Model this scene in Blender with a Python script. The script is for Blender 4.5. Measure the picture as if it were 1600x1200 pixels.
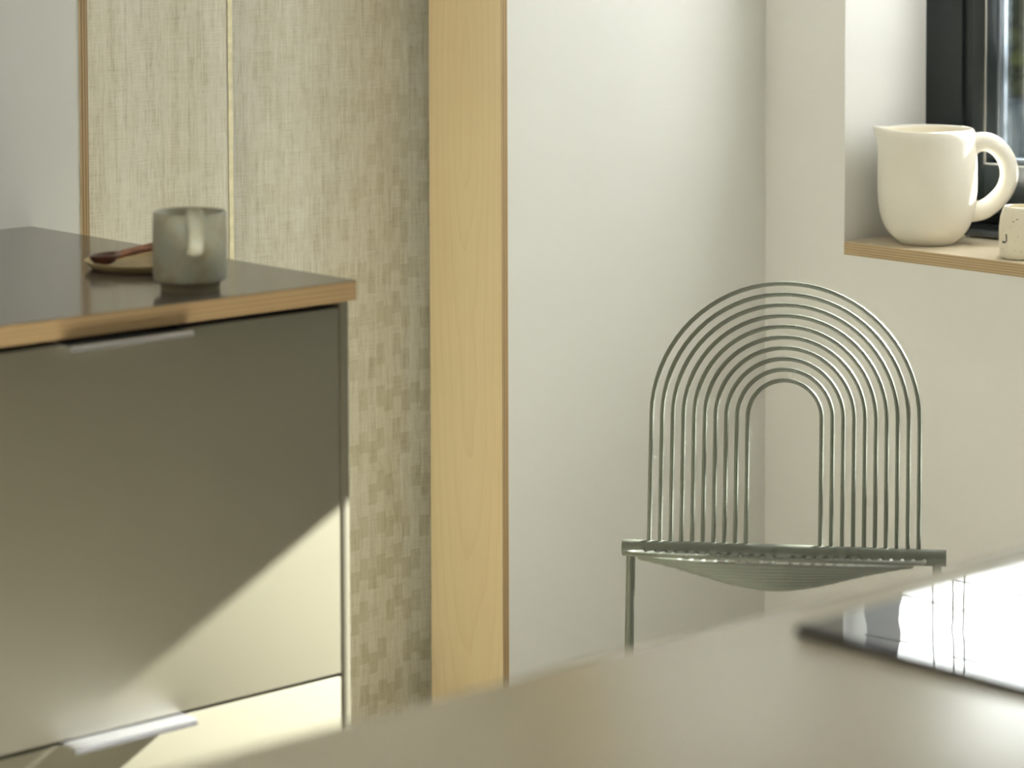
import bpy, bmesh, math, random
from mathutils import Vector, Matrix
random.seed(7)
S = bpy.context.scene
COL = S.collection
for o in list(bpy.data.objects): bpy.data.objects.remove(o)

# ------------------------------------------------------------------ camera
# axes: +x runs to the window wall, +y to the wall with the curtained opening
CAM = Vector((0, 0, 1.54)); AZ = 0.7373; PITCH = 0.0574; ROLL = -0.003; FPX = 4459.9
F0 = Vector((math.sin(AZ), math.cos(AZ), 0)); R0 = Vector((math.cos(AZ), -math.sin(AZ), 0)); U0 = Vector((0, 0, 1))
Fv = F0*math.cos(PITCH) - U0*math.sin(PITCH); U1 = U0*math.cos(PITCH) + F0*math.sin(PITCH)
Rv = R0*math.cos(ROLL) + U1*math.sin(ROLL); Uv = U1*math.cos(ROLL) - R0*math.sin(ROLL)
cd = bpy.data.cameras.new('camera'); cam = bpy.data.objects.new('camera', cd); COL.objects.link(cam)
cam.matrix_world = Matrix(((Rv.x, Uv.x, -Fv.x, CAM.x), (Rv.y, Uv.y, -Fv.y, CAM.y), (Rv.z, Uv.z, -Fv.z, CAM.z), (0, 0, 0, 1)))
cd.sensor_width = 36; cd.lens = FPX/1600*36; cd.shift_y = -548.7/1600
cd.clip_start = .05; cd.clip_end = 200
cd.dof.use_dof = True; cd.dof.focus_distance = 4.72; cd.dof.aperture_fstop = 4.0
S.camera = cam

# ------------------------------------------------------------------ light
W = bpy.data.worlds.new('world'); S.world = W; W.use_nodes = True
nt = W.node_tree; bg = nt.nodes['Background']
sky = nt.nodes.new('ShaderNodeTexSky'); sky.sky_type = 'NISHITA'; sky.sun_disc = False
sky.sun_elevation = math.radians(30); sky.sun_rotation = math.radians(98); sky.dust_density = 2.0
nt.links.new(sky.outputs[0], bg.inputs[0]); bg.inputs[1].default_value = 0.42

def area(name, loc, direction, sx, sy, power, color):
    l = bpy.data.lights.new(name, 'AREA'); l.shape = 'RECTANGLE'; l.size = sx; l.size_y = sy; l.energy = power; l.color = color
    o = bpy.data.objects.new(name, l); COL.objects.link(o); o.location = loc
    o.rotation_euler = Vector(direction).to_track_quat('-Z', 'Z').to_euler(); return o
sl = bpy.data.lights.new('sun', 'SUN'); sl.energy = 102; sl.angle = math.radians(.55); sl.color = (1, .99, .975)
so = bpy.data.objects.new('sun', sl); COL.objects.link(so); so.location = (12, -1, 6)
SUN = Vector((-1, .118, -.509))
so.rotation_euler = SUN.to_track_quat('-Z', 'Y').to_euler()
area('rear_fill_light', (1.6, -2.75, 1.35), (.1, 1, -.02), 2.6, 2.0, 2, (1, .95, .84))  # added fill lamp behind the camera, no opening in that wall
area('side_fill_light', (-1.45, 1.9, .95), (1, .12, -.02), 2.2, 1.6, 15, (1, .95, .83))  # added fill lamp on the left, no window is built there
area('window_sky_fill', (5.0, 2.35, 1.75), (-1, .85, -.35), 1.2, 1.0, 7, (.80, .97, .97))  # added lamp outside the window, boosts the skylight on the reveal
vs = S.view_settings; vs.view_transform = 'Standard'; vs.look = 'None'; vs.gamma = 1; vs.use_curve_mapping = False; vs.exposure = 0.0

# ------------------------------------------------------------------ materials
def mat(name):
    m = bpy.data.materials.new(name); m.use_nodes = True
    return m, m.node_tree, m.node_tree.nodes['Principled BSDF']
def N(t, kind, **kw):
    n = t.nodes.new(kind)
    for k, v in kw.items(): setattr(n, k, v)
    return n
def L(t, a, b): t.links.new(a, b)
def math_(t, op, a, b=None):
    n = N(t, 'ShaderNodeMath', operation=op)
    for i, v in enumerate((a, b)):
        if v is None: continue
        if isinstance(v, (int, float)): n.inputs[i].default_value = v
        else: L(t, v, n.inputs[i])
    return n.outputs[0]
def ramp(t, fac, stops):
    r = N(t, 'ShaderNodeValToRGB'); e = r.color_ramp.elements
    while len(e) < len(stops): e.new(.5)
    for el, (p, c) in zip(e, stops): el.position = p; el.color = (*c, 1)
    L(t, fac, r.inputs[0]); return r.outputs[0]
def noise(t, scale, vec=None, detail=4, rough=.5, mapping=None):
    n = N(t, 'ShaderNodeTexNoise'); n.inputs['Scale'].default_value = scale; n.inputs['Detail'].default_value = detail; n.inputs['Roughness'].default_value = rough
    if mapping:
        mp = N(t, 'ShaderNodeMapping'); mp.inputs['Scale'].default_value = mapping
        L(t, vec, mp.inputs[0]); vec = mp.outputs[0]
    if vec is not None: L(t, vec, n.inputs['Vector'])
    return n.outputs['Fac']
def bump(t, b, h, strength, dist=.001):
    n = N(t, 'ShaderNodeBump'); n.inputs['Strength'].default_value = strength; n.inputs['Distance'].default_value = dist
    L(t, h, n.inputs['Height']); L(t, n.outputs[0], b.inputs['Normal'])
def geo(t): return N(t, 'ShaderNodeNewGeometry').outputs['Position']
def oc(t): return N(t, 'ShaderNodeTexCoord').outputs['Object']

def plain(name, c, rough=.5, metal=0, spec=.5, coat=0, vary=.04, nscale=30, bmp=0):
    m, t, b = mat(name); p = oc(t)
    n = noise(t, nscale, p)
    L(t, ramp(t, n, [(.3, tuple(x*(1-vary) for x in c)), (.7, tuple(min(1, x*(1+vary)) for x in c))]), b.inputs['Base Color'])
    b.inputs['Roughness'].default_value = rough; b.inputs['Metallic'].default_value = metal; b.inputs['Specular IOR Level'].default_value = spec
    b.inputs['Coat Weight'].default_value = coat
    if bmp: bump(t, b, noise(t, nscale*6, p), bmp)
    return m
def paint(name, c):
    m, t, b = mat(name); p = geo(t)
    n = noise(t, 1.3, p, 3)
    L(t, ramp(t, n, [(.3, tuple(x*.975 for x in c)), (.7, tuple(min(1, x*1.02) for x in c))]), b.inputs['Base Color'])
    b.inputs['Roughness'].default_value = .62; b.inputs['Specular IOR Level'].default_value = .3
    bump(t, b, noise(t, 90, p, 6, .6), .12, .0006); return m
M = {}
M['wall'] = paint('wall_paint', (.84, .83, .80))
M['wall_cool'] = paint('plaster_paint', (.77, .765, .73))
M['ceiling'] = paint('ceiling_paint', (.80, .78, .73))
M['cabinet'] = plain('mushroom_laminate', (.117, .107, .074), .45, spec=.28, vary=.015, nscale=4)
M['cabinet_edge'] = plain('laminate_edge', (.18, .165, .12), .4, vary=.02)
M['taupe_top'] = plain('taupe_glossy_laminate', (.105, .092, .078), .13, spec=.65, vary=.03, nscale=6)
M['island'] = plain('beige_matt_laminate', (.46, .42, .335), .25, spec=.9, vary=.02, nscale=3)
M['chair'] = plain('grey_green_powder_coat', (.112, .120, .092), .38, spec=.45, vary=.03, nscale=90)
M['alu'] = plain('brushed_white_aluminium', (.74, .74, .76), .10, metal=.93, vary=.02)
M['alu_satin'] = plain('satin_white_aluminium', (.78, .78, .76), .35, metal=.35, vary=.02)
M['frame'] = plain('anthracite_window_paint', (.012, .0155, .016), .32, spec=.35, vary=.1, nscale=40)
M['bead'] = plain('grey_glazing_bead', (.10, .115, .13), .22, spec=.8, vary=.1)
M['gasket'] = plain('pale_gasket', (.12, .11, .09), .5)
M['jug'] = plain('white_glazed_ceramic', (.83, .79, .70), .34, spec=.5, vary=.02, nscale=12)
M['jug_in'] = plain('cream_glaze', (.80, .74, .60), .4, vary=.02)
M['black'] = plain('dark_void', (.008, .007, .006), .8)
M['ink'] = plain('black_glaze_ink', (.012, .012, .014), .5)
M['hem'] = plain('yellow_selvedge', (.80, .74, .52), .8, vary=.12, nscale=60)
M['rod'] = plain('pale_steel', (.5, .5, .48), .35, metal=1)
M['stem'] = plain('hedge_stem', (.09, .06, .035), .85)

def wood(name, dark, mid, light, axis='x', grain=1.0):
    """maple face with cathedral figure; grain runs along z, figure spreads along `axis`"""
    m, t, b = mat(name); p = geo(t)
    sp = N(t, 'ShaderNodeSeparateXYZ'); L(t, p, sp.inputs[0])
    g = sp.outputs[{'x': 0, 'y': 1}[axis]]
    # growth rings: distance to a slowly tilting axis gives nested pointed arches
    cx = N(t, 'ShaderNodeCombineXYZ')
    c0 = 3.845 if axis == 'y' else 0
    L(t, math_(t, 'MULTIPLY', math_(t, 'SUBTRACT', g, c0), 1.0), cx.inputs[0])
    L(t, math_(t, 'MULTIPLY', sp.outputs[2], .085), cx.inputs[1])
    warp = noise(t, 1.0, p, 3, .5, (3, 3, 1.3))
    cx.inputs[2].default_value = 0
    ln = N(t, 'ShaderNodeVectorMath', operation='LENGTH')
    ad = N(t, 'ShaderNodeVectorMath', operation='ADD'); L(t, cx.outputs[0], ad.inputs[0])
    c2 = N(t, 'ShaderNodeCombineXYZ'); L(t, math_(t, 'MULTIPLY', math_(t, 'SUBTRACT', warp, .5), .05), c2.inputs[0]); L(t, math_(t, 'ADD', math_(t, 'MULTIPLY', math_(t, 'SUBTRACT', warp, .5), .10), -.085), c2.inputs[1])
    L(t, c2.outputs[0], ad.inputs[1]); L(t, ad.outputs[0], ln.inputs[0])
    rings = math_(t, 'FRACT', math_(t, 'MULTIPLY', ln.outputs['Value'], 62*grain))
    line = math_(t, 'POWER', rings, 5)
    fib = noise(t, 1.0, p, 5, .6, (160, 160, 4))
    big = noise(t, 1.0, p, 2, .5, (7, 7, 1.1))
    base = ramp(t, math_(t, 'ADD', math_(t, 'MULTIPLY', fib, .45), math_(t, 'MULTIPLY', big, .55)), [(.3, mid), (.72, light)])
    mx = N(t, 'ShaderNodeMix', data_type='RGBA'); L(t, math_(t, 'MULTIPLY', line, .17), mx.inputs[0]); L(t, base, mx.inputs[6]); mx.inputs[7].default_value = (*dark, 1)
    L(t, mx.outputs[2], b.inputs['Base Color']); b.inputs['Roughness'].default_value = .48; b.inputs['Specular IOR Level'].default_value = .35
    return m
M['maple'] = wood('maple_veneer', (.66, .47, .24), (.87, .70, .44), (.93, .79, .54), 'y')
def flatwood(name, mid, light, sc, rough=.5):
    m, t, b = mat(name); p = geo(t)
    n = math_(t, 'ADD', math_(t, 'MULTIPLY', noise(t, 1, p, 6, .6, sc), .7), math_(t, 'MULTIPLY', noise(t, 1, p, 2, .5, tuple(s*.12 for s in sc)), .3))
    L(t, ramp(t, n, [(.33, mid), (.68, light)]), b.inputs['Base Color']); b.inputs['Roughness'].default_value = rough; return m
M['sill_top'] = flatwood('birch_sill_face', (.66, .56, .40), (.78, .68, .52), (40, 5, 40))
M['floor'] = flatwood('oak_floor', (.78, .735, .66), (.86, .825, .76), (40, 3, 3), .45)
def ply(name, axis, period, dark, light, run):
    """edge of plywood: layers across `axis`, broken by darker core gaps along `run`"""
    m, t, b = mat(name); p = geo(t); sp = N(t, 'ShaderNodeSeparateXYZ'); L(t, p, sp.inputs[0])
    a = sp.outputs['xyz'.index(axis)]
    fr = math_(t, 'FRACT', math_(t, 'DIVIDE', a, period))
    tri = math_(t, 'ABSOLUTE', math_(t, 'SUBTRACT', fr, .5))
    sc = [500, 500, 500]; sc['xyz'.index(run)] = 6
    fine = noise(t, 1, p, 4, .6, tuple(sc))
    sc2 = [40, 40, 40]; sc2['xyz'.index(axis)] = 260; sc2['xyz'.index(run)] = 7
    gaps = noise(t, 1, p, 3, .6, tuple(sc2))
    col = ramp(t, math_(t, 'ADD', math_(t, 'MULTIPLY', tri, 1.3), math_(t, 'MULTIPLY', fine, .5)), [(.25, dark), (.75, light)])
    g = ramp(t, gaps, [(.70, (0, 0, 0)), (.75, (1, 1, 1))])
    mx = N(t, 'ShaderNodeMix', data_type='RGBA'); L(t, math_(t, 'MULTIPLY', g, .75), mx.inputs[0]); L(t, col, mx.inputs[6]); mx.inputs[7].default_value = (dark[0]*.3, dark[1]*.25, dark[2]*.25, 1)
    L(t, mx.outputs[2], b.inputs['Base Color']); b.inputs['Roughness'].default_value = .6; return m
M['ply_z'] = ply('ply_edge_counter', 'z', .0066, (.25, .160, .072), (.33, .220, .105), 'x')
M['ply_sill'] = ply('ply_edge_sill', 'z', .0049, (.30, .20, .10), (.58, .44, .26), 'y')
M['ply_x'] = ply('ply_edge_jamb', 'x', .0052, (.20, .115, .05), (.47, .33, .165), 'z')

def curtain_mat():
    m, t, b = mat('woven_linen_curtain')
    uv = N(t, 'ShaderNodeUVMap').outputs[0]
    sp = N(t, 'ShaderNodeSeparateXYZ'); L(t, uv, sp.inputs[0]); u, v = sp.outputs[0], sp.outputs[1]
    wob = math_(t, 'MULTIPLY', math_(t, 'SUBTRACT', noise(t, 1, uv, 2, .5, (14, 9, 1)), .5), .012)
    cu = math_(t, 'DIVIDE', math_(t, 'ADD', u, wob), .0215); ci = math_(t, 'FLOOR', cu)
    off = N(t, 'ShaderNodeTexWhiteNoise', noise_dimensions='1D'); L(t, ci, off.inputs['W'])
    par = math_(t, 'MULTIPLY', math_(t, 'MODULO', ci, 2.0), .5)
    cv = math_(t, 'ADD', math_(t, 'DIVIDE', v, .039), math_(t, 'ADD', par, math_(t, 'MULTIPLY', off.outputs['Value'], .45)))
    vi = math_(t, 'FLOOR', cv)
    cc = N(t, 'ShaderNodeCombineXYZ'); L(t, ci, cc.inputs[0]); L(t, vi, cc.inputs[1])
    wn = N(t, 'ShaderNodeTexWhiteNoise', noise_dimensions='2D'); L(t, cc.outputs[0], wn.inputs['Vector'])
    chk = math_(t, 'MODULO', math_(t, 'ABSOLUTE', math_(t, 'ADD', ci, vi)), 2.0)
    cell = math_(t, 'ADD', math_(t, 'MULTIPLY', math_(t, 'MULTIPLY', chk, math_(t, 'GREATER_THAN', wn.outputs['Value'], .25)), .75), math_(t, 'MULTIPLY', wn.outputs['Value'], .2))
    # the check is woven in fully at the lower right, and fades out to plain linen
    fade = N(t, 'ShaderNodeMapRange'); L(t, math_(t, 'SUBTRACT', math_(t, 'MULTIPLY', u, 1.5), math_(t, 'MULTIPLY', v, .75)), fade.inputs[0])
    fade.inputs[1].default_value = 3.7; fade.inputs[2].default_value = 4.7; fade.inputs[3].default_value = .15; fade.inputs[4].default_value = .8
    warp_ = noise(t, 1, uv, 4, .65, (520, 10, 1)); weft = noise(t, 1, uv, 4, .65, (16, 620, 1)); streak = noise(t, 1, uv, 3, .6, (70, 3.5, 1)); slub = noise(t, 1, uv, 5, .7, (170, 30, 1))
    lin = math_(t, 'ADD', math_(t, 'ADD', math_(t, 'MULTIPLY', warp_, .3), math_(t, 'MULTIPLY', weft, .25)), math_(t, 'ADD', math_(t, 'MULTIPLY', streak, .22), math_(t, 'MULTIPLY', slub, .25)))
    base = ramp(t, lin, [(.385, (.56, .51, .385)), (.50, (.79, .755, .635)), (.60, (.89, .865, .77))])
    dk = N(t, 'ShaderNodeMix', data_type='RGBA', blend_type='MULTIPLY'); L(t, math_(t, 'MULTIPLY', math_(t, 'MULTIPLY', cell, fade.outputs[0]), .75), dk.inputs[0])
    L(t, base, dk.inputs[6]); dk.inputs[7].default_value = (.72, .69, .57, 1)
    # lower right lightened in the colour, standing in for floor bounce light
    hl = N(t, 'ShaderNodeVectorMath', operation='SCALE'); L(t, dk.outputs[2], hl.inputs[0])
    L(t, math_(t, 'ADD', math_(t, 'MULTIPLY', fade.outputs[0], .22), .86), hl.inputs['Scale'])
    L(t, hl.outputs[0], b.inputs['Base Color']); b.inputs['Roughness'].default_value = .9; b.inputs['Specular IOR Level'].default_value = .15
    bump(t, b, lin, .5, .0012)
    tr = N(t, 'ShaderNodeBsdfTranslucent'); L(t, dk.outputs[2], tr.inputs[0])
    ms = N(t, 'ShaderNodeMixShader'); ms.inputs[0].default_value = .05
    L(t, b.outputs[0], ms.inputs[1]); L(t, tr.outputs[0], ms.inputs[2]); L(t, ms.outputs[0], t.nodes['Material Output'].inputs[0])
    return m
M['curtain'] = curtain_mat()
def blind_mat():
    m, t, b = mat('white_blind_fabric'); p = geo(t)
    b.inputs['Base Color'].default_value = (.5, .5, .5, 1); b.inputs['Roughness'].default_value = .9
    tr = N(t, 'ShaderNodeBsdfTranslucent'); c = ramp(t, noise(t, 1, p, 3, .5, (3, 3, 14)), [(.3, (.86, .88, .9)), (.7, (.95, .96, .97))]); L(t, c, tr.inputs[0])
    ms = N(t, 'ShaderNodeMixShader'); ms.inputs[0].default_value = .42
    L(t, b.outputs[0], ms.inputs[1]); L(t, tr.outputs[0], ms.inputs[2]); L(t, ms.outputs[0], t.nodes['Material Output'].inputs[0]); return m
M['blind'] = blind_mat()
def glass_mat():
    m, t, b = mat('window_glass'); t.nodes.remove(b)
    f = N(t, 'ShaderNodeFresnel'); f.inputs[0].default_value = 1.6
    a = N(t, 'ShaderNodeBsdfTransparent'); a.inputs[0].default_value = (.96, .98, .97, 1)
    g = N(t, 'ShaderNodeBsdfGlossy'); g.inputs['Roughness'].default_value = .01
    ms = N(t, 'ShaderNodeMixShader'); L(t, f.outputs[0], ms.inputs[0]); L(t, a.outputs[0], ms.inputs[1]); L(t, g.outputs[0], ms.inputs[2])
    L(t, ms.outputs[0], t.nodes['Material Output'].inputs[0]); return m
M['glass'] = glass_mat()
m, t, b = mat('black_hob_glass'); b.inputs['Base Color'].default_value = (.006, .006, .008, 1); b.inputs['Roughness'].default_value = .015
b.inputs['IOR'].default_value = 1.52
bump(t, b, noise(t, 1, oc(t), 2, .4, (9, 9, 9)), .05, .002); M['hob'] = m
M['hob_edge'] = plain('hob_black_edge', (.006, .004, .005), .9, spec=.05)
def stoneware():
    m, t, b = mat('speckled_stoneware'); p = oc(t)
    big = noise(t, 22, p, 4, .6); sp = noise(t, 700, p, 3, .7)
    c = ramp(t, big, [(.35, (.30, .27, .17)), (.50, (.36, .35, .265)), (.65, (.33, .35, .29))])
    s = ramp(t, sp, [(.60, (0, 0, 0)), (.68, (1, 1, 1))])
    mx = N(t, 'ShaderNodeMix', data_type='RGBA'); L(t, math_(t, 'MULTIPLY', s, .45), mx.inputs[0]); L(t, c, mx.inputs[6]); mx.inputs[7].default_value = (.16, .14, .09, 1)
    L(t, mx.outputs[2], b.inputs['Base Color']); b.inputs['Roughness'].default_value = .5; bump(t, b, sp, .15, .0005); return m
M['mug'] = stoneware()
m, t, b = mat('speckled_cream_ceramic'); sp = noise(t, 260, oc(t), 2, .5)
L(t, ramp(t, sp, [(.70, (.80, .74, .60)), (.735, (.05, .04, .035))]), b.inputs['Base Color']); b.inputs['Roughness'].default_value = .35; M['cup'] = m
M['foot'] = plain('raw_clay', (.16, .135, .08), .8, vary=.1, nscale=80)
M['plate'] = plain('oiled_wood_plate', (.34, .26, .13), .45, vary=.12, nscale=25)
m, t, b = mat('rosewood'); n = noise(t, 1, oc(t), 5, .6, (30, 260, 260))
L(t, ramp(t, n, [(.36, (.10, .035, .015)), (.52, (.27, .105, .045)), (.66, (.40, .19, .09))]), b.inputs['Base Color']); b.inputs['Roughness'].default_value = .38; M['spoon'] = m
M['bowl'] = plain('dark_rosewood', (.085, .028, .014), .35, vary=.3, nscale=60)
m, t, b = mat('hedge_leaf'); oi = N(t, 'ShaderNodeNewGeometry').outputs['Random Per Island']
c = ramp(t, oi, [(0, (.006, .014, .004)), (.5, (.02, .034, .005)), (1, (.07, .075, .008))]); L(t, c, b.inputs['Base Color']); b.inputs['Roughness'].default_value = .5
tr = N(t, 'ShaderNodeBsdfTranslucent'); L(t, c, tr.inputs[0]); ms = N(t, 'ShaderNodeMixShader'); ms.inputs[0].default_value = .25
L(t, b.outputs[0], ms.inputs[1]); L(t, tr.outputs[0], ms.inputs[2]); L(t, ms.outputs[0], t.nodes['Material Output'].inputs[0]); M['leaf'] = m
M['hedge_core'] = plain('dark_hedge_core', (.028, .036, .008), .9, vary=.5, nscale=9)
M['block'] = plain('blue_grey_render', (.045, .062, .070), .8, vary=.15, nscale=3)
M['paving'] = plain('grey_paving', (.20, .21, .20), .85, vary=.15, nscale=2)

# ------------------------------------------------------------------ mesh helpers
def finish(name, bm, mats, parent=None, smooth=True, kind=None):
    bmesh.ops.recalc_face_normals(bm, faces=bm.faces) if kind != 'open' else None
    me = bpy.data.meshes.new(name); bm.to_mesh(me); bm.free()
    for mm in (mats if isinstance(mats, (list, tuple)) else [mats]): me.materials.append(M[mm])
    if smooth:
        for p in me.polygons: p.use_smooth = True
        me.set_sharp_from_angle(angle=math.radians(35))
    o = bpy.data.objects.new(name, me); COL.objects.link(o)
    if parent is not None: o.parent = parent
    return o
def box(bm, lo, hi, bev=0, mi=0):
    vs_ = [bm.verts.new((x, y, z)) for x in (lo[0], hi[0]) for y in (lo[1], hi[1]) for z in (lo[2], hi[2])]
    fs = [bm.faces.new([vs_[i] for i in q]) for q in ((0, 1, 3, 2), (4, 6, 7, 5), (0, 4, 5, 1), (2, 3, 7, 6), (0, 2, 6, 4), (1, 5, 7, 3))]
    for f in fs: f.material_index = mi
    if bev:
        es = list({e for f in fs for e in f.edges})
        bmesh.ops.bevel(bm, geom=es, offset=bev, segments=2, affect='EDGES', profile=.5)
    return fs
def boxobj(name, lo, hi, m, parent=None, bev=0, kind=None):
    bm = bmesh.new(); box(bm, lo, hi, bev)
    o = finish(name, bm, m, parent)
    if kind: o['kind'] = kind
    return o
def sweep(bm, pts, r, seg=12, closed=False, cap=True, up=Vector((0, 0, 1)), ry=None):
    """tube of radius r (number or per-point list, second radius ry) along pts"""
    pts = [Vector(p) for p in pts]; n = len(pts); rings = []
    T = []
    for i in range(n):
        a = pts[(i-1) % n] if (closed or i) else pts[i]; c = pts[(i+1) % n] if (closed or i < n-1) else pts[i]
        T.append((c-a).normalized())
    nrm = up - T[0]*up.dot(T[0])
    if nrm.length < 1e-4: nrm = Vector((1, 0, 0)) - T[0]*T[0].x
    nrm.normalize()
    for i in range(n):
        if i: nrm = (nrm - T[i]*nrm.dot(T[i])).normalized()
        bn = T[i].cross(nrm)
        ra = r[i] if isinstance(r, (list, tuple)) else r; rb = (ry[i] if isinstance(ry, (list, tuple)) else ry) if ry is not None else ra
        rings.append([bm.verts.new(pts[i] + nrm*ra*math.cos(2*math.pi*k/seg) + bn*rb*math.sin(2*math.pi*k/seg)) for k in range(seg)])
    m_ = n if closed else n-1
    for i in range(m_):
        A, B = rings[i], rings[(i+1) % n]
        for k in range(seg): bm.faces.new((A[k], A[(k+1) % seg], B[(k+1) % seg], B[k]))
    if cap and not closed: bm.faces.new(rings[0][::-1]); bm.faces.new(rings[-1])
    return rings
def lathe(bm, prof, seg=64, deform=None, mi=None):
    rings = []
    for j, (r, z) in enumerate(prof):
        if r < 1e-6: rings.append([bm.verts.new((0, 0, z))]); continue
        row = []
        for k in range(seg):
            a = 2*math.pi*k/seg; p = Vector((r*math.cos(a), r*math.sin(a), z))
            if deform: p = deform(p, a, r, z)
            row.append(bm.verts.new(p))
        rings.append(row)
    for j in range(len(rings)-1):
        A, B = rings[j], rings[j+1]
        for k in range(seg):
            k2 = (k+1) % seg
            if len(A) == 1: f = bm.faces.new((A[0], B[k2], B[k]))
            elif len(B) == 1: f = bm.faces.new((A[k], A[k2], B[0]))
            else: f = bm.faces.new((A[k], A[k2], B[k2], B[k]))
            if mi: f.material_index = mi(j)
def catmull(pts, sub=6, closed=False):
    P = [Vector(p) for p in pts]; out = []
    for i in range(len(P)-1):
        p0 = P[max(i-1, 0)]; p1 = P[i]; p2 = P[i+1]; p3 = P[min(i+2, len(P)-1)]
        for s in range(sub):
            t_ = s/sub
            out.append(.5*((2*p1) + (p2-p0)*t_ + (2*p0-5*p1+4*p2-p3)*t_*t_ + (3*p1-p0-3*p2+p3)*t_**3))
    out.append(P[-1]); return out
def thing(name, label, cat, loc=(0, 0, 0), rz=0, group=None):
    o = bpy.data.objects.new(name, None); COL.objects.link(o); o.location = loc; o.rotation_euler = (0, 0, rz)
    o.empty_display_size = .05; o['label'] = label; o['category'] = cat
    if group: o['group'] = group
    return o
def tag(o, label, cat, group=None):
    o['label'] = label; o['category'] = cat
    if group: o['group'] = group
    return o

# ------------------------------------------------------------------ room shell
FLZ = -.04; YW = 3.7553; XW = 4.0748; XL = -1.6; YB = -3.0; CE = 2.55
OX0, OX1 = 2.4947, 3.3972       # rough opening for the lined doorway
OT = 2.13
bm = bmesh.new()
box(bm, (XL-.2, YW, FLZ), (OX0, YW+.195, CE)); box(bm, (OX1, YW, FLZ), (XW+.37, YW+.195, CE)); box(bm, (OX0, YW, OT+.015), (OX1, YW+.195, CE))
o = finish('wall_back', bm, 'wall_cool', smooth=False); o['kind'] = 'structure'
WY1, WY0, WZ0, WZ1 = 3.5529, 2.44, .8097, 2.20
DY0, DY1, DZ1 = 1.48, 2.36, 2.25      # unseen glazed door, added to let sun onto the floor
bm = bmesh.new()
box(bm, (XW, YB-.2, FLZ), (XW+.37, DY0, CE)); box(bm, (XW, DY1, FLZ), (XW+.37, WY0, CE)); box(bm, (XW, DY0, DZ1), (XW+.37, DY1, CE)); box(bm, (XW, WY1, FLZ), (XW+.37, YW, CE)); box(bm, (XW, WY0, FLZ), (XW+.37, WY1, WZ0)); box(bm, (XW, WY0, WZ1), (XW+.37, WY1, CE))
o = finish('wall_right', bm, 'wall', smooth=False); o['kind'] = 'structure'
boxobj('wall_left', (XL-.2, YB-.2, FLZ), (XL, YW, CE), 'wall', kind='structure')
boxobj('wall_front', (XL, YB-.2, FLZ), (XW, YB, CE), 'wall', kind='structure')
boxobj('floor', (XL-.2, YB-.2, -.16), (XW+.37, YW+1.1, FLZ), 'floor', kind='structure')
boxobj('ceiling', (XL-.2, YB-.2, CE), (XW+.37, YW+.195, CE+.15), 'ceiling', kind='structure')
# niche behind the curtains
bm = bmesh.new()
box(bm, (OX0-.25, YW+1.0, FLZ), (OX1+.4, YW+1.1, 2.3)); box(bm, (OX0-.35, YW+.195, FLZ), (OX0-.25, YW+1.1, 2.3)); box(bm, (OX1+.3, YW+.195, FLZ), (OX1+.4, YW+1.0, 2.3)); box(bm, (OX0-.35, YW+.195, 2.3), (OX1+.4, YW+1.1, 2.4))
o = finish('wall_niche', bm, 'wall', smooth=False); o['kind'] = 'structure'
# plywood lining of the opening
def lining(name, lo, hi, faceax):
    bm = bmesh.new(); fs = box(bm, lo, hi)
    bm.normal_update()
    for f in fs:
        n = f.calc_center_median() - (Vector(lo)+Vector(hi))/2
        if abs(n.y) > .05: f.material_index = 1
    o = finish(name, bm, ['maple', 'ply_x'], smooth=False); o['kind'] = 'structure'; return o
lining('trim_1', (OX0, YW-.002, FLZ), (OX0+.0149, YW+.195, OT), 'x')
lining('trim_2', (OX1-.0149, YW-.002, FLZ), (OX1, YW+.195, OT), 'x')
lining('trim_3', (OX0+.0149, YW-.002, OT-.015), (OX1-.0149, YW+.195, OT), 'z')
# ------------------------------------------------------------------ window
win = bpy.data.objects.new('window_1', None); COL.objects.link(win); win.location = (4.311, (WY0+WY1)/2, WZ0); win['kind'] = 'structure'
def wl(o): o.parent = win; o.matrix_parent_inverse = Matrix.Translation(-win.location); return o
def ring(bm, x0, x1, ya, yb, za, zb, wl_, wr, wb, wt, bev=.002):
    """frame of four members round the rectangle ya..yb, za..zb; widths: left (high y), right, bottom, top"""
    box(bm, (x0, yb-wl_, za), (x1, yb, zb), bev); box(bm, (x0, ya, za), (x1, ya+wr, zb), bev)
    box(bm, (x0, ya+wr, za), (x1, yb-wl_, za+wb), bev); box(bm, (x0, ya+wr, zb-wt), (x1, yb-wl_, zb), bev)
FZ0 = .8342
bm = bmesh.new(); ring(bm, 4.311, 4.395, WY0, WY1, FZ0-.0245, WZ1, .0895, .0895, .050, .06); wl(finish('frame', bm, 'frame'))
bm = bmesh.new(); ring(bm, 4.318, 4.388, WY0+.0895, WY1-.0895, FZ0+.0255, WZ1-.06, .0265, .0265, .035, .03); wl(finish('frame_step', bm, 'frame'))
bm = bmesh.new(); ring(bm, 4.308, 4.380, WY0+.116, WY1-.116, FZ0+.050, WZ1-.09, .0305, .0305, .092, .03, .003); wl(finish('sash', bm, 'frame'))
gy0, gy1, gz0, gz1 = WY0+.1465, WY1-.1465, FZ0+.142, WZ1-.12
bm = bmesh.new(); ring(bm, 4.3085, 4.313, gy0-.001, gy1+.001, gz0-.001, gz1+.001, .0022, .0022, .0022, .0022, 0); wl(finish('gasket', bm, 'gasket'))
bm = bmesh.new(); ring(bm, 4.345, 4.372, gy0, gy1, gz0, gz1, .006, .006, .008, .006, .001); wl(finish('glazing_bead', bm, 'bead'))
wl(boxobj('glass_pane', (4.360, gy0+.004, gz0+.004), (4.366, gy1-.004, gz1-.004), 'glass'))
# pale drain rail low on the frame
wl(boxobj('drip_rail', (4.292, WY0+.12, FZ0+.004), (4.311, WY1-.118, FZ0+.016), 'bead', bev=.002))
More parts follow.
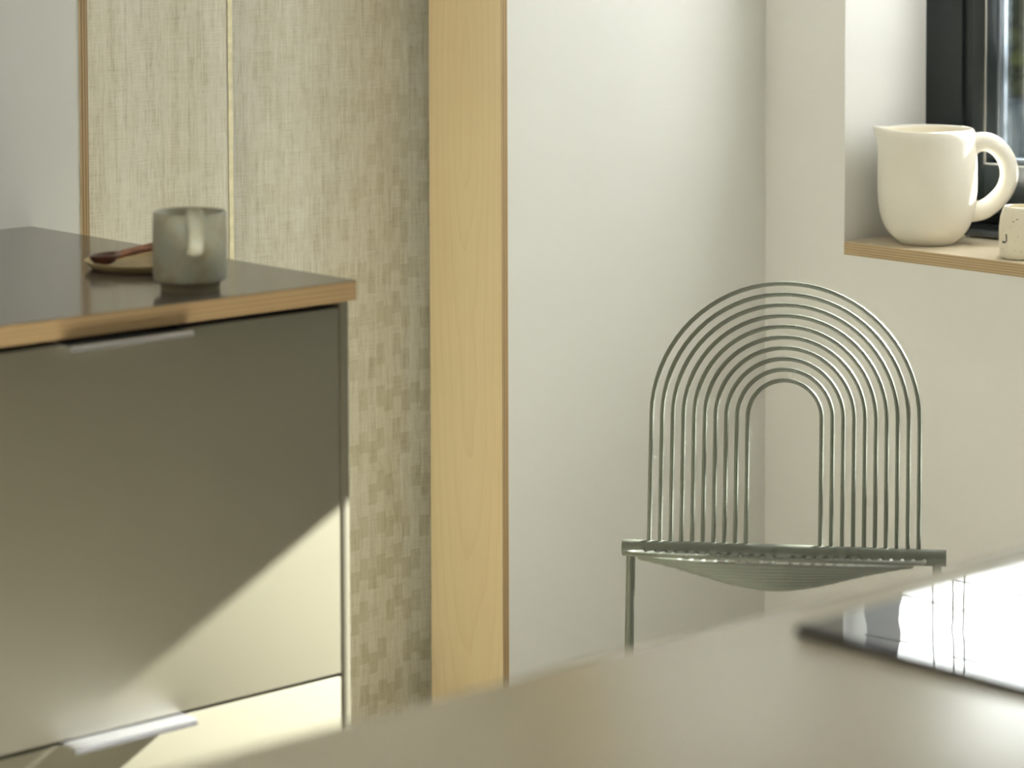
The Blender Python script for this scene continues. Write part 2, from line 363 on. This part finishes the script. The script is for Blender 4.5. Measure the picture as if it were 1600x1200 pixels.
# unseen door added to this wall for sun bounce off the floor
dr = bpy.data.objects.new('added_door_1', None); COL.objects.link(dr); dr.location = (4.311, (DY0+DY1)/2, FLZ); dr['kind'] = 'structure'
def dl(o): o.parent = dr; o.matrix_parent_inverse = Matrix.Translation(-dr.location); return o
bm = bmesh.new(); ring(bm, 4.311, 4.395, DY0, DY1, FLZ, DZ1, .04, .04, .04, .04); dl(finish('frame', bm, 'frame'))
bm = bmesh.new(); ring(bm, 4.318, 4.380, DY0+.04, DY1-.04, FLZ+.04, DZ1-.04, .05, .05, .08, .05); dl(finish('door_leaf', bm, 'frame'))
dl(boxobj('glass_pane', (4.350, DY0+.09, FLZ+.12), (4.358, DY1-.09, DZ1-.09), 'glass'))
dl(boxobj('handle', (4.275, DY0+.055, 1.0), (4.290, DY0+.075, 1.14), 'alu_satin', bev=.003))
# sill
bm = bmesh.new(); fs = box(bm, (XW-.001, WY0, .8097), (4.311, WY1, .8342))
for f in fs:
    c = f.calc_center_median()
    if abs(c.z-(.8097+.8342)/2) < .004: f.material_index = 1
o = finish('trim_4', bm, ['sill_top', 'ply_sill'], smooth=False); o['kind'] = 'structure'; o['label'] = 'plywood window sill board'

# roman blind
BX = 4.095; BZ = 1.556
bl = thing('window_blind', 'white translucent fabric blind hanging in the top of the window', 'blind', (BX, 2.9, BZ))
def bpt(o): o.parent = bl; o.matrix_parent_inverse = Matrix.Translation(-bl.location); return o
bm = bmesh.new(); ny, nz = 50, 40; gy = []
for j in range(nz+1):
    z = BZ + (2.17-BZ)*j/nz
    gy.append([bm.verts.new((BX + .003*math.sin(y_*31+z*9)+.004*math.sin(z*75), y_, z)) for y_ in [2.45+(3.512-2.45)*i/ny for i in range(ny+1)]])
for j in range(nz):
    for i in range(ny): bm.faces.new((gy[j][i], gy[j][i+1], gy[j+1][i+1], gy[j+1][i]))
bpt(finish('fabric', bm, 'blind'))
for z in (1.557, 1.645, 1.70, 1.79, 1.87, 1.95, 2.03, 2.11):
    bm = bmesh.new(); sweep(bm, [(BX-.002+.003*math.sin(y_*31+z*9), y_, z+.002*math.sin(y_*9)) for y_ in [2.45+1.062*i/30 for i in range(31)]], .0022, 6); bpt(finish('seam', bm, 'rod'))
for y_ in (3.345, 3.297, 3.272, 3.05, 2.83, 2.64):
    bm = bmesh.new(); sweep(bm, [(BX-.004, y_+.003*math.sin(z_*17+y_*5), z_) for z_ in [1.557+.6*i/24 for i in range(25)]], .0018, 6); bpt(finish('lift_cord', bm, 'rod'))
bpt(boxobj('headrail', (BX-.02, 2.45, 2.165), (BX+.02, 3.515, 2.1995), 'alu_satin', bev=.003))

# ------------------------------------------------------------------ outside
boxobj('ground', (4.445, -6, -.15), (30, 16, -.02), 'paving', kind='structure')
o = boxobj('garden_wall', (7.15, -1, -.02), (7.4, 10, .80), 'block', bev=.01); tag(o, 'low blue grey garden wall seen through the window glass', 'wall')
hd = thing('hedge', 'tall yellow green leafy hedge beyond the window', 'hedge', (8.0, 4.5, -.02))
vs_ = []; fs_ = []
def leaf(p, s):
    d = Vector((random.uniform(-1, 1), random.uniform(-1, 1), random.uniform(-.6, 1))).normalized(); e = d.cross(Vector((random.uniform(-1, 1), random.uniform(-1, 1), random.uniform(-1, 1)))).normalized()
    n = d.cross(e); i = len(vs_)
    vs_.extend([p, p+d*s*.5+e*s*.28+n*s*.08, p+d*s, p+d*s*.5-e*s*.28+n*s*.08]); fs_.extend([(i, i+1, i+2), (i, i+2, i+3)])
for _ in range(26000):
    y_ = random.uniform(-1, 10); z = random.uniform(.35, 2.92+.10*math.sin(y_*3.1)+.06*math.sin(y_*7.7)); x = random.uniform(7.5, 8.3)
    leaf(Vector((x, y_, z))-hd.location, random.uniform(.06, .12))
me = bpy.data.meshes.new('foliage'); me.from_pydata([tuple(v) for v in vs_], [], fs_); me.materials.append(M['leaf'])
o = bpy.data.objects.new('foliage', me); COL.objects.link(o); o.parent = hd; o['kind'] = 'stuff'
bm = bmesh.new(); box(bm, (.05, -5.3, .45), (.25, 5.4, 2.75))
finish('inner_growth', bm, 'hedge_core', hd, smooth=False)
for k in range(12):
    bm = bmesh.new(); y_ = -.7+k*.95-4.5; sweep(bm, [(0, y_, 0), (.04, y_+.03, .9), (-.03, y_-.02, 1.7), (0, y_+.05, 2.5)], [.05, .04, .028, .01], 8); finish('stem', bm, 'stem', hd)

# ------------------------------------------------------------------ curtains in the opening
cr = thing('curtain_rod', 'thin steel rod carrying the linen curtains in the opening', 'curtain rod', (2.93, 3.985, 2.0))
bm = bmesh.new(); sweep(bm, [(-.62, 0, 0), (.72, 0, 0)], .009, 10); finish('pole', bm, 'rod', cr)
for s in (-.60, .70):
    bm = bmesh.new(); sweep(bm, [(s, 0, 0), (s, -.033, 0)], .007, 8); finish('bracket', bm, 'rod', cr)
def curtain(x0, x1, y0, label, folds, u0, hem):
    t_ = thing('curtain', label, 'curtain', ((x0+x1)/2, y0, FLZ+.006)); bm = bmesh.new(); uvl = bm.loops.layers.uv.new('UVMap')
    nx, nz = 90, 40; rows = []
    def fy(x, z):
        return sum(a*math.sin(f*x+p+.35*math.sin(z*1.7+p)) for a, f, p in folds)*(.65+.35*math.sin(z*.9+1)) 
    for j in range(nz+1):
        z = 2.018*j/nz
        rows.append([bm.verts.new((x0+(x1-x0)*i/nx-t_.location.x, fy(x0+(x1-x0)*i/nx, z), z)) for i in range(nx+1)])
    for j in range(nz):
        for i in range(nx):
            f = bm.faces.new((rows[j][i], rows[j][i+1], rows[j+1][i+1], rows[j+1][i]))
            for lp, (a, b_) in zip(f.loops, ((i, j), (i+1, j), (i+1, j+1), (i, j+1))): lp[uvl].uv = (x0+(x1-x0)*a/nx+u0, 2.018*b_/nz)
    o = finish('fabric', bm, 'curtain', t_)
    if hem:
        bm = bmesh.new(); pr = []; 
        for j in range(nz+1):
            z = 2.018*j/nz; pr.append([bm.verts.new((x1-dx-t_.location.x, fy(x1-dx, z)-dy, z)) for dx, dy in ((.0105, .0012), (.0095, .0024), (0, .0024), (-.0012, 0))])
        for j in range(nz):
            for i in range(3): bm.faces.new((pr[j][i], pr[j][i+1], pr[j+1][i+1], pr[j+1][i]))
        h = finish('hem', bm, 'hem', t_); h['label'] = 'yellow selvedge hem down the right edge'
    # loops over the rod
    for k in range(4):
        x = x0+(x1-x0)*(k+.5)/4-t_.location.x
        bm = bmesh.new(); sweep(bm, [(x, .0+.014*math.cos(a)+(3.985-y0), 2.034+.014*math.sin(a)) for a in [2*math.pi*q/16 for q in range(16)]], .003, 6, closed=True, up=Vector((1, 0, 0)), ry=.006); finish('hanging_loop', bm, 'hem', t_)
    return t_
curtain(2.47, 2.949, 3.972, 'pale plain linen curtain panel with a yellow hem, beside the left plywood edge', ((.004, 34, 0), (.005, 16, 1.2)), 0, True)
curtain(2.925, 3.46, 3.992, 'checked woven linen curtain panel hanging beside the maple jamb', ((.0035, 30, .5), (.006, 13, 2.2)), 0, False)

# ------------------------------------------------------------------ base cabinet and worktop
YF = 2.9654
def cabinet(x0, x1, label, right_open):
    c = thing('base_cabinet', label, 'cabinet', ((x0+x1)/2, YF+.3, 0), 0, None)
    ox, oy = c.location.x, c.location.y
    def p(name, lo, hi, m, bev=0): return boxobj(name, (lo[0]-ox, lo[1]-oy, lo[2]), (hi[0]-ox, hi[1]-oy, hi[2]), m, c, bev)
    p('side_panel', (x1-.0142, YF, FLZ), (x1, YW-.002, .9633), 'cabinet', .0006)
    p('side_panel', (x0, YF, FLZ), (x0+.0142, YW-.002, .9633), 'cabinet', .0006)
    p('carcass', (x0+.0142, YF+.022, .10), (x1-.0142, YW-.02, .9633), 'black')
    p('plinth', (x0+.0142, YF+.06, FLZ), (x1-.0142, YF+.075, .10), 'cabinet')
    for z0, z1 in ((.4580, .9545), (.1010, .4535)):
        cx = (x0+x1)/2-ox
        d = p('drawer', (x0+.0160, YF, z0), (x1-.0160, YF+.019, z1), 'cabinet', .0012)
        bm = bmesh.new(); w = .0925; zt = z1+.0006
        yf = YF-oy
        # folded pull: flat blade over the top edge of the front, projecting, with a down-turned lip
        prof = [(yf+.014, zt), (yf+.014, zt+.0018), (yf-.024, zt+.0018), (yf-.0300, zt+.0008), (yf-.0320, zt-.003), (yf-.0320, zt-.0065), (yf-.0300, zt-.0065), (yf-.0298, zt-.0032), (yf-.0285, zt-.0010), (yf-.024, zt)]
        A = [bm.verts.new((cx-w, y_, z)) for y_, z in prof]; B = [bm.verts.new((cx+w, y_, z)) for y_, z in prof]
        for i in range(len(prof)): bm.faces.new((A[i], A[(i+1) % len(prof)], B[(i+1) % len(prof)], B[i]))
        bm.faces.new(A[::-1]); bm.faces.new(B)
        h = finish('handle', bm, 'alu', d); h['label'] = 'white aluminium edge pull'
    return c
cabinet(1.655, 2.3944, 'mushroom coloured two drawer base cabinet at the free end of the worktop', True)
cabinet(.912, 1.6545, 'mushroom coloured base cabinet left of the end unit, under the worktop', False)
bm = bmesh.new(); fs = box(bm, (.80, YF-.012, .9635), (2.4023, YW-.001, .990))
for f in fs:
    if abs(f.calc_center_median().z-.97675) < .004: f.material_index = 1
es = [e for e in bm.edges if abs((e.verts[0].co-e.verts[1].co).z) > .01]
bmesh.ops.bevel(bm, geom=es, offset=.004, segments=4, affect='EDGES')
es = [e for e in bm.edges if e.verts[0].co.z > .989 and e.verts[1].co.z > .989]
bmesh.ops.bevel(bm, geom=es, offset=.0008, segments=2, affect='EDGES')
for f in bm.faces:
    if abs(f.normal.z) < .5 and f.calc_center_median().z < .9885: f.material_index = 1
o = finish('worktop', bm, ['taupe_top', 'ply_z']); tag(o, 'glossy taupe laminate worktop with bare plywood edge on the drawer units', 'worktop')

# ------------------------------------------------------------------ mug, plate, spoon
mug = thing('mug', 'grey green speckled stoneware mug standing on the taupe worktop', 'mug', (2.1904, 3.042, .990))
bm = bmesh.new(); R = .0483
lathe(bm, [(.0386, .0), (.0388, .004), (.0395, .0105), (.0445, .0122), (.0475, .0140), (R, .0175), (R+.0003, .06), (R, .1), (R-.0006, .1022), (R-.0018, .1032), (R-.0032, .1028), (R-.0042, .1010), (.0436, .06), (.0430, .022), (.036, .0165), (0, .016)], 72, mi=lambda j: 1 if j < 2 else 0)
bmesh.ops.holes_fill(bm, edges=[e for e in bm.edges if e.is_boundary]); finish('body', bm, ['mug', 'foot'], mug)
bm = bmesh.new(); hd_ = Vector((-.50, -.866, 0)).normalized(); hs = Vector((-hd_.y, hd_.x, 0))
hp = catmull([Vector((a, b_, 0)) for a, b_ in ((R-.003, .0900), (R+.006, .1000), (R+.015, .1085), (R+.024, .1110), (R+.0315, .1055), (R+.034, .094), (R+.0335, .078), (R+.030, .067), (R+.020, .0580), (R+.008, .0545), (R-.003, .0530))], 5)
path = [hd_*q.x + Vector((0, 0, q.y)) for q in hp]
sweep(bm, path, .0040, 16, up=Vector((0, 0, 1)), ry=.0098); finish('handle', bm, 'mug', mug)

px_, py_ = 2.262, 3.252
plate = thing('plate', 'small round wooden saucer plate behind the stoneware mug', 'plate', (px_, py_, .990))
bm = bmesh.new(); lathe(bm, [(0, 0), (.066, 0), (.072, .002), (.0805, .0105), (.0808, .0120), (.0798, .0130), (.0775, .0126), (.0715, .0075), (.065, .0060), (0, .0056)], 72); finish('dish', bm, 'plate', plate)
# spoon: bowl on the near-left of the plate, handle resting on the far rim
sA = Vector((2.210, 3.270, 0)) ; sdir = Vector((.97, .10, 0)).normalized()
sp_ = thing('spoon', 'dark reddish wooden spoon lying on the saucer plate', 'spoon', (sA.x, sA.y, .9966), math.atan2(sdir.y, sdir.x))
bm = bmesh.new(); seg = 28; rings = []
prof = [(0, 0), (.35, .0004), (.7, .0035), (.92, .0085), (1.0, .0135), (.965, .0148), (.90, .0130), (.66, .0070), (.33, .0040), (0, .0034)]
for r, z in prof:
    if r == 0: rings.append([bm.verts.new((-.004, 0, z))]); continue
    rings.append([bm.verts.new((.0225*r*math.cos(a)+(.004 if math.cos(a) > 0 else 0)*r*math.cos(a), .0165*r*math.sin(a), z+.0015*r*max(0, math.cos(a)))) for a in [2*math.pi*k/seg for k in range(seg)]])
for j in range(len(rings)-1):
    A, B = rings[j], rings[j+1]
    for k in range(seg):
        k2 = (k+1) % seg
        if len(A) == 1: bm.faces.new((A[0], B[k2], B[k]))
        elif len(B) == 1: bm.faces.new((A[k], A[k2], B[0]))
        else: bm.faces.new((A[k], A[k2], B[k2], B[k]))
finish('bowl', bm, 'bowl', sp_)
bm = bmesh.new(); hp = catmull([(.021, 0, .0100), (.035, 0, .0125), (.055, 0, .0142), (.085, 0, .0168), (.120, .001, .0195)], 6)
n = len(hp); sweep(bm, hp, [.0052+.0012*i/n for i in range(n)], 12, ry=[.0052+.0012*i/n for i in range(n)]); finish('handle', bm, 'spoon', sp_)

# ------------------------------------------------------------------ jug and cup on the sill
jug = thing('jug', 'large white ceramic jug with thick loop handle on the plywood window sill', 'jug', (4.166, 3.428, .8342))
Rr = Vector((math.cos(AZ), -math.sin(AZ), 0)); 
sa = math.atan2(-Rr.y, -Rr.x)-.06    # spout points to the left of the photograph
def spout(p, a, r, z):
    d = (a-sa+math.pi) % (2*math.pi)-math.pi
    k = math.exp(-(d/.30)**2); h = max(0, (z-.165)/.053); h = min(1.1, h)**2.6
    e = Vector((math.cos(sa), math.sin(sa), 0))
    q = p + e*(.0175*k*h) + Vector((0, 0, .004*k*h))
    # flanks pinch in towards the lip
    k2 = math.exp(-((abs(d)-.55)/.25)**2); q -= Vector((p.x, p.y, 0))*(.05*k2*h)
    return q
bm = bmesh.new()
prof = [(0, .003), (.040, .0030), (.0460, .0), (.0500, .0012), (.0560, .0062), (.0680, .0165), (.0780, .0300), (.0850, .046), (.0895, .064), (.0920, .085), (.0930, .110), (.0928, .140), (.0918, .170), (.0908, .195), (.0895, .208), (.0870, .2155), (.0835, .2178), (.0800, .2160), (.0790, .2080), (.0800, .19), (.081, .12), (.078, .07), (.06, .03), (.03, .018), (0, .016)]
P2 = [prof[0]]
for i in range(len(prof)-1):
    for s in (1, 2): P2.append((prof[i][0]+(prof[i+1][0]-prof[i][0])*s/2, prof[i][1]+(prof[i+1][1]-prof[i][1])*s/2))
lathe(bm, P2, 96, spout, mi=lambda j: 1 if j > 34 else 0); b_ = finish('body', bm, ['jug', 'jug_in'], jug)
for p in b_.data.polygons: p.use_smooth = True
ss = b_.modifiers.new('smooth', 'SUBSURF'); ss.levels = 1; ss.render_levels = 1
bm = bmesh.new(); hdir = (Rr+Vector((-.10, -.12, 0))).normalized()
def J(cx, cy): return hdir*((cx-398)/2.667/826) + Vector((0, 0, (1015-cy)/2.667/826+.004))
hp = catmull([J(565, 622), J(600, 602), J(645, 600), J(690, 626), J(722, 675), J(732, 735), J(715, 795), J(675, 845), J(625, 880), J(565, 890)], 6)
n = len(hp); sweep(bm, hp, [.0170+.0035*(abs(i/(n-1)-.5)*2)**3 for i in range(n)], 24, up=Vector((0, 0, 1)), ry=[.0165+.004*(abs(i/(n-1)-.5)*2)**3 for i in range(n)]); finish('handle', bm, 'jug', jug)

cup = thing('cup', 'small cream speckled cup with drawn black marks, right of the jug on the sill', 'cup', (4.135, 3.178, .8342))
bm = bmesh.new(); lathe(bm, [(0, .002), (.034, .002), (.037, 0), (.0405, .002), (.0425, .008), (.0445, .030), (.0447, .055), (.0425, .075), (.0375, .090), (.0345, .0945), (.0325, .0948), (.0320, .0930), (.0350, .088), (.0400, .072), (.0412, .05), (.0395, .012), (.03, .007), (0, .006)], 64)
finish('body', bm, 'cup', cup)
# face drawn in black glaze: an L-shaped nose with a dot, toward the camera's left
ca = math.atan2(-3.178, -4.135)     # towards the room
def onc(da, z, r=.0449): a = ca+da; return Vector((r*math.cos(a), r*math.sin(a), z))
bm = bmesh.new(); sweep(bm, [onc(-.76, .047), onc(-.75, .041), onc(-.76, .034), onc(-.83, .0315), onc(-.90, .0325)], .0009, 8); finish('drawn_nose', bm, 'ink', cup)
bm = bmesh.new(); sweep(bm, [onc(-.86, .0318), onc(-.92, .0315), onc(-.98, .0322)], .0017, 8); finish('drawn_mouth', bm, 'ink', cup)
bm = bmesh.new(); sweep(bm, [onc(-.42, .0700, .0436), onc(-.46, .0705, .0435)], .0010, 8); finish('drawn_eye', bm, 'ink', cup)

# ------------------------------------------------------------------ wire chair
CM = Vector((3.2487, 2.9561, 0)); Tt = Vector((.62777, -.77840, 0)); Nn = Vector((-.77840, -.62777, 0))
ch = thing('wire_chair', 'grey green wire chair with concentric arch back in the room corner', 'chair', CM, math.atan2(Tt.y, Tt.x))
# local axes: x along the seat tube (left to right in the photograph), y away from the sitter's front, z up
# forward (towards the camera) is local -y
ZT = .48; RT = .0128
bm = bmesh.new(); sweep(bm, [(-.2505, 0, ZT), (-.2495, 0, ZT), (.2495, 0, ZT), (.2505, 0, ZT)], [RT-.001, RT, RT, RT-.001], 28); finish('seat_tube', bm, 'chair', ch)
rec = math.radians(11); WR = .00355
for i in range(10):
    w = .0575 + (.2085-.0575)*i/9; h0 = .204
    pts = [(-w, 0), (-w, h0*.5), (-w, h0)] + [(-w*math.cos(math.pi*k/36), h0+w*1.0*math.sin(math.pi*k/36)) for k in range(1, 36)] + [(w, h0), (w, h0*.5), (w, 0)]
    def bp(x, s):
        return Vector((x, math.sin(rec)*s, ZT+.004+math.cos(rec)*s))
    bm = bmesh.new(); sweep(bm, [bp(*q) for q in pts], WR, 10, up=Vector((0, 1, 0))); finish('back_arch', bm, 'chair', ch)
LS = .205
SEATZ = [.4791, .4829, .4872, .4924, .4985, .506, .5145, .5233, .5322, .5409, .5497, .5584, .5716]
for i in range(13):
    w = .0150 + (.2175-.0150)*i/12
    D = LS+w
    k = 12-i
    # heights of the front of each arch: the outer one rises, the inner ones hang flat, so the seat is dished
    zf = SEATZ[i]
    tilt = zf-ZT+.006; k = None
    pts = [(-w, 0), (-w, LS*.5), (-w, LS)] + [(-w*math.cos(math.pi*q/36), LS+w*math.sin(math.pi*q/36)) for q in range(1, 36)] + [(w, LS), (w, LS*.5), (w, 0)]
    def spt(x, s): return Vector((x, -s, ZT-.006+tilt*s/D))
    bm = bmesh.new(); sweep(bm, [spt(*q) for q in pts], WR, 10, up=Vector((0, 0, 1))); finish('seat_arch', bm, 'chair', ch)
for s in (-1, 1):
    x = s*.2365; rl = .0072
    a = Vector((x, -.002, ZT-.005)); f = Vector((x, -.090, FLZ+.030)); b2 = Vector((x, -.078, FLZ+.0085)); b3 = Vector((x, -.058, FLZ+rl)); e = Vector((x, .36, FLZ+rl))
    bm = bmesh.new(); sweep(bm, [a, a.lerp(f, .5), f, b2.lerp(f, .4), b2, b3, b3.lerp(e, .5), e], rl, 14, up=Vector((1, 0, 0))); finish('leg', bm, 'chair', ch)
bm = bmesh.new(); sweep(bm, [(-.2365, .353, FLZ+.0072), (.2365, .353, FLZ+.0072)], .0072, 12); finish('stretcher', bm, 'chair', ch)

# ------------------------------------------------------------------ island and hob
IY1 = 1.5725; IY0 = .66; IX0 = .55; IX1 = 3.25; IZ = .93
o = boxobj('island_worktop', (IX0, IY0, IZ-.026), (IX1, IY1, IZ), 'island', bev=.003); tag(o, 'pale beige island worktop across the foreground, out of focus', 'worktop')
isl = thing('island_cabinet', 'beige kitchen island base below the foreground worktop', 'cabinet', (1.9, 1.1, 0))
def ib(name, lo, hi, m, bev=0): return boxobj(name, (lo[0]-1.9, lo[1]-1.1, lo[2]), (hi[0]-1.9, hi[1]-1.1, hi[2]), m, isl, bev)
ib('back_panel', (IX0+.03, IY1-.05, FLZ), (IX1-.03, IY1-.03, IZ-.0265), 'cabinet', .001)
ib('side_panel', (IX0+.03, IY0+.05, FLZ), (IX0+.05, IY1-.05, IZ-.0265), 'cabinet', .001)
ib('side_panel', (IX1-.05, IY0+.05, FLZ), (IX1-.03, IY1-.05, IZ-.0265), 'cabinet', .001)
ib('plinth', (IX0+.05, IY0+.08, FLZ), (IX1-.05, IY0+.095, .1), 'cabinet')
for k in range(4):
    x0 = IX0+.05+k*.65
    for z0, z1 in ((.105, .50), (.504, .895)):
        d = ib('drawer', (x0+.0015, IY0+.045, z0), (x0+.6485, IY0+.064, z1), 'cabinet', .001)
HX, HY = 1.6751, 1.5104
hob = thing('induction_hob', 'black glass hob set on the foreground island, mirroring the window blind', 'hob', (HX+.3, HY-.25, IZ))
bm = bmesh.new(); fs = box(bm, (-.3, -.25, 0), (.3, .25, .0072))
bm.normal_update()
es = [e for e in bm.edges if e.verts[0].co.z > .007 and e.verts[1].co.z > .007]
bmesh.ops.bevel(bm, geom=es, offset=.0012, segments=2, affect='EDGES')
bm.normal_update()
for f in bm.faces:
    if f.normal.z < .99: f.material_index = 1
o = finish('glass_plate', bm, ['hob', 'hob_edge'], hob, smooth=False)
